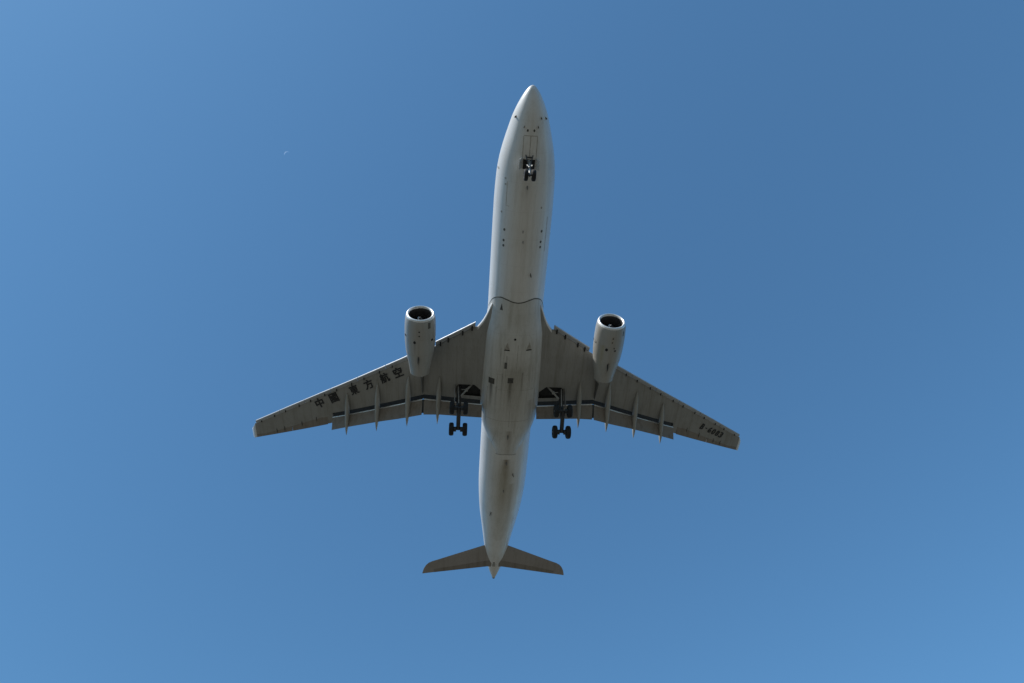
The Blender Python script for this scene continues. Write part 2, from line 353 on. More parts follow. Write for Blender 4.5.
# ------------------------------------------------------------------ belly fairing
FH = [(19, 2.72), (21.7, 2.92), (26.4, 3.12), (31.4, 3.22), (33.8, 3.12), (35.0, 2.88), (36.3, 2.48), (38.3, 1.80), (39.2, 1.66)]
FB = [(19, -2.84), (21.5, -3.05), (24, -3.28), (28, -3.36), (33, -3.34), (35.5, -3.22), (37.5, -3.02), (39.2, -2.87)]
FP = [(19, 80), (33, 86), (34.5, 76), (36.3, 60), (38.3, 40), (39.2, 36.2)]
FW = [(19, 0), (20, .12), (21.5, .5), (24, 1), (35, 1), (37, .75), (39.2, .06)]
WAVE = [(0, 19.72), (.1, 19.68), (.27, 19.5), (.42, 19.4), (.58, 19.55), (.73, 19.95), (.87, 20.7), (1, 21.6)]
def fair(v, u):
    """v 0..1 along, u -1..1 round; the front edge follows a wave, the rear edge is nearly straight"""
    s0 = cubic(WAVE, abs(u))
    s1 = 38.5 + 0.25 * abs(u)
    s = s0 + (s1 - s0) * v
    hw, zb, ph, wt = cubic(FH, s), cubic(FB, s), cubic(FP, s), cubic(FW, s)
    a = u * R(ph); c = Vector((2.82 * math.sin(a), -s, -2.82 * math.cos(a))) * 1.0
    k_ = 2.845 + .03 * min(max((s - 34) / 3, 0), 1); c = Vector((k_ * math.sin(a), -s, -k_ * math.cos(a)))
    th = u * math.pi / 2; e = 2 / 2.5
    q = Vector((hw * math.copysign(abs(math.sin(th)) ** e, u), -s, -.7 + (zb + .7) * abs(math.cos(th)) ** e))
    return c.lerp(q, wt)
NU, NV = 48, 60
rows = [[fair(v / NV, u / NU * 2 - 1) for u in range(NU + 1)] for v in range(NV + 1)]
mb = MB(); mb.loft(rows, closed=False)
inner = [[p * 1 for p in r] for r in rows]
for r in inner:                                   # edges turned in to the fuselage, so the shell has thickness
    for p in r: l = math.hypot(p.x, p.z); k = 1 - .12 / l; p.x *= k; p.z *= k
mb.loft([rows[0], inner[0]], closed=False); mb.loft([rows[-1], inner[-1]], closed=False)
belly = mb.build("belly_fairing", M['fairing'], jet, key='belly', angle=30)
for e, wd in ((rows[0], .045), (rows[-1], .02)):
    mb = MB(); rings = []
    for p in e[2:-2]:
        n = Vector((p.x, 0, p.z)).normalized(); y = Vector((0, 1, 0))
        rings.append([p + n * .012 + y * wd, p + n * .012 - y * wd, p - n * .05 - y * wd, p - n * .05 + y * wd])
    mb.loft(rings); mb.build("edge_seal", M['seam'], belly)
for x, s, a, b in ((2.12, 28.72, .30, .34), (.18, 28.38, .29, .31)):
    mb = MB(); plate(mb, 'belly', [(x - a, s - b), (x + a, s - b), (x + a, s + b), (x - a, s + b)], .012)
    for k in range(5):
        y = s - b + (k + .5) * 2 * b / 5; plate(mb, 'belly', [(x - a, y - .02), (x + a, y - .02), (x + a, y + .02), (x - a, y + .02)], .03, 1)
    mb.build("vent_grille", [M['grille'], M['patch']], belly)
for x, s in ((.76, 24.45), (-1.46, 24.4)):
    mb = MB(); patch(mb, 'belly', [(x, s - .5), (x + .30, s + .42), (x - .30, s + .42)], .025); patch(mb, 'belly', [(x - .26, s + .3), (x + .26, s + .3), (x + .28, s + .42), (x - .28, s + .42)], .035, 1)
    mb.build("air_inlet", [M['faintseam'], M['dark']], belly)
mb = MB(); patch(mb, 'belly', [(1.55, 20.0), (1.70, 20.7), (1.40, 20.7)], .01); mb.build("air_inlet", M['patch'], belly)
mb = MB(); plate(mb, 'belly', [(.64, 26.25), (.92, 26.25), (.92, 26.98), (.64, 26.98)], .01); mb.build("access_panel", M['patch'], belly)
mb = MB(); disc(mb, 'belly', .02, 23.57, .12); mb.build("port", M['dark'], belly)
mb = MB(); blade(mb, 'belly', -.02, 35.67, .45, .25, .12); mb.build("antenna", M['patch'], belly)
mb = MB()                                          # closed main wheel doors
for pts in ([(1.55, 27.7), (1.55, 29.9)], [(-1.65, 27.75), (-.5, 27.75)], [(-1.03, 27.75), (-1.03, 29.4)], [(1.55, 29.6), (-2.3, 29.6)], [(-1.75, 27.7), (-1.75, 28.5)],
            [(0, 29.6), (0, 34.4)], [(2.5, 29.6), (2.55, 34)], [(-2.5, 29.6), (-2.55, 34)], [(1.0, 24.2), (1.0, 28.2)], [(1.55, 27.75), (.5, 27.75)], [(2.4, 33.5), (1.0, 33.6), (-1.0, 33.6), (-2.4, 33.5)], [(1.25, 35), (1.7, 37.3)], [(-.35, 24.2), (-.35, 27.75)]):
    mb = MB(); strip(mb, 'belly', pts, .035, .008); mb.build("door_seam", M['faintseam'], belly)

# ------------------------------------------------------------------ wings
CY, CZ = 7.06, 59.0
def corr(s, h, z=0.0): return s + h * (CY + s) / (CZ + z)
def zl(X):
    t_ = max(0.0, X - 2.8) / 26.45; return -1.9 + 2.4 * t_ + 2.3 * t_ * t_
SLE = [(4.0, 22.45), (8.1, 25.2), (11.3, 27.42), (15.08, 29.81), (16.96, 31.01), (20.88, 33.49), (24.5, 35.85), (29.25, 39.05)]
FLE = [(2.0, 32.42), (3.4, 32.41), (7.4, 32.38), (9.25, 32.40), (11.47, 33.28), (14.14, 34.34), (17.7, 35.76), (19.63, 36.48), (20.3, 36.72)]
FTE = [(2.0, 33.80), (3.15, 33.85), (7.4, 33.97), (9.25, 34.2), (11.47, 35.0), (14.14, 35.87), (17.7, 37.2), (19.63, 38.0)]
TT = [(1.5, 1.30), (4, 1.2), (9.4, .88), (15, .62), (22, .42), (29.25, .24)]
MLE = [(1.5, 18.9), (2.54, 20.37), (2.9, 21.43), (3.3, 22.3), (3.78, 23.02), (4.1, 23.05), (8.1, 25.72), (10.2, 27.15), (11.3, 27.92), (15.08, 30.31), (16.96, 31.5), (20.88, 33.96), (24.5, 36.3), (29.25, 39.4)]
TE2 = [(19.63, 37.4), (20.3, 37.70), (29.25, 41.46)]
HG = [(20.2, 36.62), (21.2, 37.0), (24.4, 38.72), (27.9, 40.56), (29.3, 41.05)]
def yt(u):
    u = min(max(u, 0), 1); return (.2969 * math.sqrt(u) - .126 * u - .3516 * u * u + .2843 * u ** 3 - .1015 * u ** 4) * 5   # max .5 at u=.3
def sect(X, aft=False):
    """lower and upper skin functions at spanwise X"""
    T = lerp(TT, X); z0 = zl(X); h = .25 * T
    s0 = corr(lerp(MLE, X), h); c = (lerp(FLE, X) + 1.3 if X < 20 else lerp(TE2, X)) - s0
    if X >= 20: c = lerp(TE2, X) - s0
    lo = lambda s: z0 + h - .5 * T * yt((s - s0) / c)
    hi = lambda s: z0 + h + 1.5 * T * yt((s - s0) / c)
    return s0, c, lo, hi, T
UU = [0, .006, .02, .05, .1, .17, .26, .38, .52, .66, .8, .92, 1]
def wing_rings(sx):
    inner = []
    for X in (1.6, 2.1, 2.54, 2.7, 2.9, 3.1, 3.3, 3.55, 3.78, 4.1, 4.6, 5.2, 6, 6.8, 7.4, 8.1, 8.7, 9.25, 10.2, 11.3, 12.4, 13.3, 14.14, 15.08, 16, 16.96, 17.7, 18.7, 19.63):
        s0, c, lo, hi, T = sect(X)
        sc_ = lerp(FLE, X) - .50; sc_ = corr(sc_, lo(sc_) - zl(X))
        su = corr(lerp(FLE, X), hi(sc_ + .5) - zl(X)) - .03
        r = [(su, hi(su) - .02)] + [(s0 + (su - s0) * u, hi(s0 + (su - s0) * u)) for u in UU[-2:0:-1]] + [(s0, lo(s0))]
        r += [(s0 + (sc_ - s0) * u, lo(s0 + (sc_ - s0) * u)) for u in UU[1:]]
        r += [(sc_ + .02, max(lo(sc_) + .04, hi(sc_) - .14)), (su, max(hi(su) - .08, hi(su) - .06))]
        inner.append([Vector((sx * X, -s, z)) for s, z in r])
    outer = []
    for X in (19.64, 20.2, 20.88, 22, 23.2, 24.5, 25.6, 26.8, 28, 28.8, 29.25):
        s0, c, lo, hi, T = sect(max(X, 20.0)); 
        if X < 20: s0, c, lo, hi, T = sect(X); c = lerp(TE2, X) - s0
        lo = (lambda s, s0=s0, c=c, T=T, X=X: zl(X) + .25 * T - .5 * T * yt((s - s0) / c)); hi = (lambda s, s0=s0, c=c, T=T, X=X: zl(X) + .25 * T + 1.5 * T * yt((s - s0) / c))
        se = lerp(HG, X) if X > 20.21 else lerp(TE2, X) - .02
        r = [(se, hi(se))] + [(s0 + (se - s0) * u, hi(s0 + (se - s0) * u)) for u in UU[-2:0:-1]] + [(s0, lo(s0))]
        r += [(s0 + (se - s0) * u, lo(s0 + (se - s0) * u)) for u in UU[1:]]
        outer.append([Vector((sx * X, -s, z)) for s, z in r])
    return inner, outer
def lowz(X, s):
    s0, c, lo, hi, T = sect(X); return lo(s)
def lower_pt(X, s, dz=0): return lowz(X, s) + dz

def bay_cutter(sx):
    # outline of the open main gear bay: (X, s)
    pts = [(2.4, 30.75), (3.2, 30.7), (3.85, 30.1), (5.55, 30.2), (5.75, 30.5), (5.75, 31.55), (2.4, 31.6)]
    V = [Vector((sx * x, -s, z)) for z in (-3.2, -1.34) for x, s in pts]; n = len(pts)
    F = [tuple(range(n)), tuple(range(n, 2 * n))] + [(i, (i + 1) % n, n + (i + 1) % n, n + i) for i in range(n)]
    return V, F

def mesh_of(o):
    dg = bpy.context.evaluated_depsgraph_get(); return bpy.data.meshes.new_from_object(o.evaluated_get(dg))

def loft_between(name, tabs, Xs, sx, ring, mats, parent):
    mb = MB(); mb.loft([[Vector((sx * X, -s, z)) for s, z in ring(X)] for X in Xs]); return mb.build(name, mats, parent)

def span(a, b, k): return [a + (b - a) * i / k for i in range(k + 1)]

def make_wing(sx):
    inner, outer = wing_rings(sx)
    mb = MB(); mb.loft(inner); ncap = len(mb.F)
    n = len(inner[0])
    for fi, f in enumerate(mb.F[:-2]):                      # cove faces coloured near-black to stand in for occlusion shade
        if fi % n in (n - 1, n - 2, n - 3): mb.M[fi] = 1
    mb.loft(outer)
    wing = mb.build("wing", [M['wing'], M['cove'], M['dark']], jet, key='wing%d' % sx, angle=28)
    # cut the gear bay
    V, F = bay_cutter(sx); cm = bpy.data.meshes.new("cutter"); c0 = Vector(AT[wing.name])
    cm.from_pydata([tuple(v - c0) for v in V], [], F)
    for mt in (M['wing'], M['cove'], M['dark']): cm.materials.append(mt)
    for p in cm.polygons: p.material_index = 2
    bm = bmesh.new(); bm.from_mesh(cm); bmesh.ops.recalc_face_normals(bm, faces=bm.faces); bm.to_mesh(cm); bm.free()
    co = bpy.data.objects.new("cutter", cm); COL.objects.link(co)
    tmp = bpy.data.objects.new("cut_source", wing.data); COL.objects.link(tmp)
    md = tmp.modifiers.new("cut", 'BOOLEAN'); md.operation = 'DIFFERENCE'; md.object = co; md.solver = 'EXACT'
    bpy.context.view_layer.update()
    nm = mesh_of(tmp); 
    if len(nm.polygons) > 100:
        wing.data = nm; nm.name = "wing"
        for p in nm.polygons:
            p.use_smooth = p.material_index != 2
        nm.set_sharp_from_angle(angle=R(28))
    bpy.data.objects.remove(tmp); bpy.data.objects.remove(co)
    # pale rounded fillet where the leading edge meets the body
    rings = []
    for X in (2.45, 2.6, 2.8, 3.0, 3.25, 3.5, 3.7, 3.8):
        s0, c, lo, hi, T = sect(X); k = .30
        q = [(s0 + k, lo(s0 + k) - .004), (s0 + .2, lo(s0 + .2) - .02), (s0 + .08, lo(s0 + .08) - .04), (s0 - .05, lo(s0)), (s0 - .04, hi(s0 + .02) + .04), (s0 + .1, hi(s0 + .1) + .03), (s0 + .2, hi(s0 + .2) + .02), (s0 + k, hi(s0 + k) - .03), (s0 + .2, zl(X) + .25 * T)]
        rings.append([Vector((sx * X, -s, z)) for s, z in q])
    mb = MB(); mb.loft(rings); mb.build("root_fillet", M['winglet'], wing, angle=60)
    # slats
    def slat_ring(X):
        T = lerp(TT, X); h = .25 * T - .10 - .06 * T; s0 = corr(lerp(SLE, X), h); z0 = zl(X) + h
        k = .55 + .25 * T
        low = [(0, 0), (.025, -.055), (.07, -.09), (.14, -.095), (.24, -.05), (.38, .03), (.57, .10)]
        upr = [(.50 + .16 * k, .16 + .22 * k), (.36, .14 + .2 * k), (.22, .13 + .15 * k), (.11, .10 + .1 * k), (.04, .07 + .05 * k), (.01, .04 + .02 * k)]
        return [(s0 + a, z0 + b) for a, b in low + upr]
    edges = [(4.03, 8.05)] + [(a, b - .05) for a, b in zip(span(10.25, 29.1, 6)[:-1], span(10.25, 29.1, 6)[1:])]
    for a, b in edges: loft_between("slat", None, span(a, b, 5), sx, slat_ring, M['slat'], wing)
    for a, b in edges:
        for X in ((a + .22 * (b - a), a + .78 * (b - a)) if a > 9 else (4.35, 5.3, 6.75, 7.55)):
            s0 = sect(X)[0]; mb = MB(); k = 1 if a < 9 else .6
            mb.box((sx * X, -(s0 - .02), lowz(X, s0 + .1) - .02), (.15 * k, .55 * k, .16 * k)); mb.build("slat_track", M['dark'], wing)
    # flaps
    def flap_ring(X):
        hl = -.10 - .12 * lerp(TT, X); ht = -1.05 - .15 * lerp(TT, X)
        s0 = corr(lerp(FLE, X), hl) + .02; s1 = corr(lerp(FTE, X), ht + .5); z0 = zl(X) + hl; z1 = zl(X) + ht
        L = math.hypot(s1 - s0, z1 - z0); ux, uz = (s1 - s0) / L, (z1 - z0) / L; nx, nz = -uz, ux
        prof = [(0, 0), (.02, .05), (.08, .11), (.2, .16), (.4, .15), (.7, .08), (1, .015), (1, -.005), (.7, -.0), (.4, -.02), (.2, -.055), (.08, -.06), (.02, -.035)]
        kk = .6 + .5 * lerp(TT, X)
        return [(s0 + ux * L * a + nx * b * kk * 1.3, z0 + uz * L * a + nz * b * kk * 1.3) for a, b in prof]
    for Xs in ([2.95, 3.2] + span(4, 9.22, 6), span(9.42, 19.6, 12)):
        mb = MB(); mb.loft([[Vector((sx * X, -s, z)) for s, z in flap_ring(X)] for X in Xs])
        for fi in range(len(mb.F) - 2):
            if fi % 13 in (0, 1, 11, 12): mb.M[fi] = 1         # bare metal nose
        mb.build("flap", [M['flap'], M['lip']], wing)
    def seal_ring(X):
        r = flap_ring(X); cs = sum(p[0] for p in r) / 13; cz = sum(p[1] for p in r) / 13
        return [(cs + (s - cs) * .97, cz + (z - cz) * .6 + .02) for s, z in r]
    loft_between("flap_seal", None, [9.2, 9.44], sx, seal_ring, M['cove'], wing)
    # ailerons
    def ail_ring(X):
        T = lerp(TT, X); h = lerp(HG, X) + .012; e = lerp(TE2, X)
        s0, c, lo, hi, _ = sect(X); a, b = lo(h), hi(h); e_z = zl(X) + .25 * T - .05 * (e - h)
        return [(h, b), (h + (e - h) * .5, (b + e_z) / 2 + .01), (e, e_z + .012), (e, e_z - .012), (h + (e - h) * .5, (a + e_z) / 2 - .01), (h, a), (h - .0, (a + b) / 2)]
    loft_between("aileron", None, span(20.25, 24.6, 4), sx, ail_ring, M['flap'], wing)
    loft_between("aileron", None, span(24.64, 29.24, 4), sx, ail_ring, M['flap'], wing)
    for X in (21.6, 23.4, 25.6, 26.6):
        mb = MB(); s = lerp(HG, X); z = lowz(X, s)
        mb.loft([[Vector((sx * X + dx * k, -(s + ds), z + dz * k + .03)) for dx, dz in ((-.07, 0), (0, -.12), (.07, 0), (0, .05))] for ds, k in ((-.45, .2), (-.15, 1), (.15, 1), (.5, .2))])
        mb.build("actuator_fairing", M['patch'], wing)
    # flap track fairings
    for X, s0, s1, W_ in ((7.58, 29.35, 34.75, .26), (10.9, 29.65, 35.5, .29), (14.3, 31.0, 36.65, .27), (17.75, 32.87, 37.8, .25)):
        sc_ = lerp(FLE, X) - .46; z0 = lowz(X, s0); zc = zl(X); rings = []
        tp = [(0, .03, .0, .06), (.06, .35, -.06, .16), (.2, .75, -.16, .28), (.38, .98, -.32, .40), (.52, 1, -.45, .46), (.66, .9, -.66, .46), (.8, .68, -.92, .40), (.92, .34, -1.14, .24), (1, .03, -1.28, .05)]
        for i in range(29):
            v = i / 28; k = cubic(tp, v, 1); dz = cubic(tp, v, 2); hh = cubic(tp, v, 3); s = s0 + (s1 - s0) * v
            zz = z0 * (1 - v) + zc * v + dz + .04; xx = X + .14 * v
            rings.append([Vector((sx * (xx + W_ * k * math.copysign(abs(math.sin(a)) ** .8, math.sin(a))), -s, zz - hh * math.cos(a))) for a in (2 * math.pi * q / 16 for q in range(16))])
        mb = MB(); mb.loft(rings); mb.build("flap_track_fairing", M['canoe'], wing, angle=60)
    # winglet, bending up from the tip
    rings = []
    T = .24
    for k in range(9):
        v = k / 8; ang = R(10 + 55 * min(1, v * 2.2)); 
        X = 29.25 + [0, .12, .26, .42, .58, .74, .90, 1.06, 1.22][k]; z = zl(29.25) + [0, .03, .1, .26, .52, .86, 1.25, 1.68, 2.1][k]
        s0 = 39.45 + 2.3 * v ** 1.1; c = 2.0 - 1.25 * v; tt = (.20 - .12 * v)
        nx, nz = -math.sin(ang), math.cos(ang)
        rg = []
        for a, b in [(0, 0), (.03, .35), (.15, .85), (.4, 1), (.75, .5), (1, .04), (1, -.04), (.75, -.25), (.4, -.4), (.15, -.35), (.03, -.2)]:
            rg.append(Vector((sx * (X + nx * b * tt * .5), -(s0 + c * a), z + .06 + nz * b * tt * .5)))
        rings.append(rg)
    mb = MB(); mb.loft(rings); mb.build("winglet", M['winglet'], wing)
    return wing
wing_s = make_wing(1); wing_p = make_wing(-1)

# writing under the wings: black characters laid on the lower skin
def lettering(name, text, origin, u, v, size, wing, key, bold=0.02, sep=None, squash=1.0):
    """origin (X,s) of the first character's centre; u reading direction, v up, both in (X, Y); sep spacing"""
    for i, ch in enumerate(text):
        V = []
        cu = bpy.data.curves.new("glyph", 'FONT'); cu.body = ch; cu.size = 1; cu.bevel_depth = bold; cu.bevel_resolution = 0; cu.extrude = 0.004; cu.align_x = 'LEFT'; cu.resolution_u = 3
        to = bpy.data.objects.new("glyph", cu); COL.objects.link(to); bpy.context.view_layer.update()
        me = mesh_of(to); P = [q.co.copy() for q in me.vertices]; Fc = [tuple(p.vertices) for p in me.polygons]
        bpy.data.objects.remove(to); bpy.data.curves.remove(cu)
        if not P: continue
        lo = Vector((min(q.x for q in P), min(q.y for q in P))); hi = Vector((max(q.x for q in P), max(q.y for q in P))); c = (lo + hi) / 2
        kx = size[0] / (hi.x - lo.x) if ch not in '-' else .3; ky = size[1] / (hi.y - lo.y) if ch not in '-' else .12 / (hi.y - lo.y)
        if ch == '-': kx = size[0] * .6 / (hi.x - lo.x)
        cx, cs = (origin[i] if isinstance(origin, list) else (origin[0] + u[0] * sep * i, origin[1] - u[1] * sep * i))
        for q in P:
            a, b = (q.x - c.x) * kx, (q.y - c.y) * ky
            X = cx + u[0] * a + v[0] * b; Y = -cs + u[1] * a + v[1] * b
            V.append(up(key, X, -Y, .045 - q.z * .8)[0])
        build(name, V, Fc, M['black'], wing, smooth=False)
lettering("lettering", "中國東方航空", [(21.02, 34.86), (19.32, 33.86), (16.96, 32.42), (15.31, 31.45), (13.52, 30.36), (12.05, 29.45)],
          (-.855, .52), (.40, .917), (1.1, 1.14), wing_s, 'wing1', .028)
lettering("registration", "B-6083", (-23.55, 36.95), (-.864, -.503), (-.48, .88), (.50, .80), wing_p, 'wing-1', .03, sep=.665)

# ------------------------------------------------------------------ engines
def make_engine(sx):
    X, S, Z = sx * 9.45, 21.06, -3.12
    c = Vector((X, -S, Z)); ax = Vector((sx * .012, -1, .0))
    def droop(mbx):                                        # the mouth leans: its upper edge reaches farther forward
        for v in mbx.V:
            h = -v.y - S
            if h < 1.4: v.y += (v.z - Z) * .125 * (1 - max(h, 0) / 1.4)
    out = [(.10, 1.335), (.2, 1.40), (.45, 1.46), (1.0, 1.51), (1.8, 1.53), (2.8, 1.515), (3.8, 1.44), (4.7, 1.31), (5.6, 1.14), (6.3, 1.03), (6.75, .97)]
    inn = [(6.75, .94), (6.2, .97), (5.6, 1.0)]
    P = [(x, cubic(out, x)) for x in span(.12, 6.75, 34)] + inn + [(5.5, .4), (1.3, .4), (1.25, 1.2), (.75, 1.15), (.4, 1.11), (.15, 1.12)]
    mb = MB(); n1 = 35
    mp = [0] * (n1 - 1) + [1] * 3 + [1] * 2 + [2] * 5
    mb.lathe(c, ax, P, 56, mprof=mp[:len(P) - 1])
    droop(mb)
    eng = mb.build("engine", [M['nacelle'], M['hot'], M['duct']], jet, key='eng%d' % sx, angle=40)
    mb = MB(); mb.lathe(c, ax, [(.20, 1.41), (.12, 1.372), (.06, 1.342), (.02, 1.30), (0, 1.25), (.02, 1.195), (.06, 1.155), (.12, 1.125), (.17, 1.115), (.2, 1.2)], 56, closed_prof=True); droop(mb); mb.build("intake_lip", M['lip'], eng)
    # fan: 26 twisted blades
    mb = MB(); fc = c + ax * 1.02; a = Vector((1, 0, 0)); b = Vector((0, 0, 1))
    for k in range(26):
        t0 = 2 * math.pi * k / 26; L = []; Rr = []
        for q in range(5):
            r = .38 + (1.19 - .38) * q / 4; tw = .15 + .13 * q / 4
            for lst, d, yy in ((L, -.085 - .02 * q, .12), (Rr, .085 + .02 * q, -.10)):
                t1 = t0 + d * (.9 if q else 1.2); lst.append(fc + (a * math.cos(t1) + b * math.sin(t1)) * r + Vector((0, yy, 0)))
        mb.add(L + Rr, [(q, q + 1, 5 + q + 1, 5 + q) for q in range(4)])
    mb.build("fan", M['fan'], eng, smooth=False)
    mb = MB(); mb.lathe(fc, -ax, [(-.1, .42), (0, .40), (.2, .31), (.38, .2), (.52, .09), (.58, .01)], 28)
    for k in range(9):                                     # comma mark on the spinner
        t1 = -1.9 + k * .28; r = .30 - k * .018; h = .22 + k * .033
        p = fc - ax * (h + .01) + (a * math.cos(t1) + b * math.sin(t1)) * (r + .02); mb.box(p, (.10, .05, .10), 1)
    mb.build("spinner", [M['spinner'], M['whitemark']], eng)
    mb = MB(); mb.lathe(c + ax * 5.5, ax, [(0, .42), (.5, .45), (1.1, .3), (1.5, .12), (1.6, .02)], 28); mb.build("exhaust_cone", M['hot'], eng)
    # pylon: over the nacelle, then under the wing to the rear
    rings = []
    for s, zb, zt, wd in ((23.1, -1.66, -1.45, .06), (23.6, -1.75, -1.15, .2), (24.6, -1.85, -.95, .27), (26.2, -2.1, -.75, .28), (27.3, -2.4, -.75, .27), (28.2, -2.35, -.75, .23), (29.2, -2.0, -.8, .17), (30.4, -1.7, -.85, .10), (31.7, -1.42, -.9, .04)):
        rings.append([Vector((sx * 9.4 + wd * dx, -s, z)) for dx, z in ((-.3, zb), (.3, zb), (1, zb + .25 * (zt - zb)), (1, zt), (-1, zt), (-1, zb + .25 * (zt - zb)))])
    mb = MB(); mb.loft(rings[:7]); mb.build("pylon", M['wing'], eng, angle=50)
    mb = MB(); mb.loft(rings[6:]); mb.build("pylon_tail", M['patch'], eng, angle=50)
    k = 'eng%d' % sx
    for s in (23.3, 25.15): # cowl joints all round
        mb = MB(); rr = cubic(out, s - S); mb.lathe(c, ax, [(s - S - .014, rr - .03), (s - S - .014, rr + .006), (s - S + .014, rr + .006), (s - S + .014, rr - .03)], 56, closed_prof=True); mb.build("cowl_joint", M['faintseam'], eng)
    mb = MB(); strip(mb, k, [(X + sx * .012 * 2, 23.4), (X + sx * .012 * 6, 27.2)], .03); mb.build("cowl_joint", M['faintseam'], eng)
    dots = [(9.9, 23.6, .13), (10.85, 23.2, .09), (8.25, 23.5, .10), (9.45, 22.4, .07), (9.45, 22.85, .07)] if sx > 0 else [(-7.98, 23.25, .11), (-9.03, 23.6, .14), (-9.75, 23.4, .06), (-9.9, 23.7, .09), (-9.5, 22.3, .06), (-9.5, 22.75, .06)]
    for x, s, r in dots:
        mb = MB(); disc(mb, k, x, s, r, ry=r * 1.25); mb.build("drain_port", M['dark'], eng)
    x0 = 9.55 if sx > 0 else -9.42
    mb = MB(); blade(mb, k, x0, 25.45, .75, .24, .14); mb.build("drain_mast", M['dark'], eng)
    if sx > 0: mb = MB(); plate(mb, k, [(8.40, 21.55), (8.62, 21.55), (8.62, 22.15), (8.40, 22.15)], .008); mb.build("warning_placard", M['patch'], eng)
    else:
        mb = MB(); plate(mb, k, [(-10.62, 21.7), (-10.5, 21.7), (-10.5, 22.2), (-10.62, 22.2)], .008); mb.build("warning_placard", M['patch'], eng)
        mb = MB(); plate(mb, k, [(-9.62, 22.1), (-9.38, 22.1), (-9.38, 22.9), (-9.62, 22.9)], .004); mb.build("access_panel", M['faintseam'], eng)
make_engine(1); make_engine(-1)

# ------------------------------------------------------------------ tailplane and fin
def make_tailplane(sx):
    L = [(.3, 56.4), (1.65, 57.02), (7.4, 59.68), (8.4, 60.12), (8.85, 60.42), (9.2, 60.85), (9.5, 61.5), (9.68, 62.3)]
    E = [(.3, 61.0), (.9, 60.95), (9.3, 62.40), (9.68, 62.48)]
    H = [(.3, 59.7), (1, 59.75), (8.2, 61.55)]
    Z = lambda X: .72 + .105 * X
    def ring(X, cut):
        l, e = lerp(L, X), lerp(E, X); k = Z(X) - 1.2; l = corr(l, k); e = corr(e, k); c = e - l; T = max(c * .10, .03)
        h = corr(lerp(H, X) + .03, k) if cut else e - .0
        q = [0, .01, .04, .12, .25, .45, .7, 1]
        up_ = [(l + (h - l) * u, Z(X) + .5 * T * yt((h - l) * u / c)) for u in q]; dn = [(s, 2 * Z(X) - z) for s, z in up_]
        return [Vector((sx * X, -s, z)) for s, z in up_[::-1] + dn[1:]]
    mb = MB(); mb.loft([ring(X, True) for X in (.3, 1, 1.65, 3, 4.5, 6, 7.4, 8.15)]); mb.loft([ring(X, False) for X in (8.151, 8.4, 8.85, 9.2, 9.5, 9.68)])
    tp = mb.build("tailplane", M['tail'], jet, angle=40)
    def er(X):
        l, e, h = lerp(L, X), lerp(E, X), lerp(H, X) + .04; k = Z(X) - 1.2; l, e, h = corr(l, k), corr(e, k), corr(h, k); T = (e - l) * .10; y = .5 * T * yt((h - l) / (e - l))
        return [Vector((sx * X, -s, z)) for s, z in ((h, Z(X) + y), (e, Z(X) + .01), (e, Z(X) - .01), (h, Z(X) - y))]
    mb = MB(); mb.loft([er(X) for X in (.5, 1.0, 2, 3.5, 5, 6.5, 8.145)]); mb.build("elevator", M['flap'], tp)
make_tailplane(1); make_tailplane(-1)
FL = [(1.8, 51.0), (2.9, 53.2), (10.9, 59.6), (11.25, 60.4)]; FE = [(1.8, 61.0), (2.9, 61.2), (11.25, 63.2)]
def fin_ring(z, a, b):
    l, e = lerp(FL, z), lerp(FE, z); c = e - l; q = [a + (b - a) * k for k in (0, .02, .08, .2, .4, .7, 1)]
    rt = [(l + c * u, .055 * c * yt(u) * 1) for u in q]
    return [Vector((x, -s, z)) for s, x in rt[::-1]] + [Vector((-x, -s, z)) for s, x in rt[1 if a == 0 else 0:]]
mb = MB(); mb.loft([fin_ring(z, 0, .68) for z in (1.8, 2.9, 5, 7, 9, 10.5, 10.9, 11.25)]); fin = mb.build("fin", M['white'], jet)
mb = MB(); mb.loft([fin_ring(z, .69, 1) for z in (2.95, 5, 7, 9, 10.5, 11.2)]); mb.build("rudder", M['white'], fin)

# ------------------------------------------------------------------ landing gear
def wheel(parent, c, rad, wd, out=1, lug=8):
    c = Vector(c); h = wd / 2
    mb = MB()
    mb.lathe(c, (1, 0, 0), [(-h * .8, rad * .5), (-h, rad * .62), (-h * .98, rad * .8), (-h * .82, rad * .93), (-h * .5, rad * .99), (0, rad), (h * .5, rad * .99), (h * .82, rad * .93), (h * .98, rad * .8), (h, rad * .62), (h * .8, rad * .5), (h * .6, rad * .48), (-h * .6, rad * .48)], 32, 0, closed_prof=True)
    for k in (-.3, 0, .3):                                 # tread grooves stand as dark raised ribs' edges
        mb.lathe(c, (1, 0, 0), [(h * k - .025, rad * .97), (h * k - .02, rad * 1.008), (h * k + .02, rad * 1.008), (h * k + .025, rad * .97)], 32, 0, closed_prof=True)
    mb.lathe(c, (1, 0, 0), [(-h * .75, rad * .2), (-h * .72, rad * .3), (-h * .5, rad * .47), (h * .5, rad * .47), (h * .72, rad * .3), (h * .75, rad * .2)], 24, 1)
    mb.lathe(c, (1, 0, 0), [(-h * .95, .07), (h * .95, .07)], 12, 1)
    return mb.build("wheel", [M['tyre'], M['rim']], parent, angle=30)

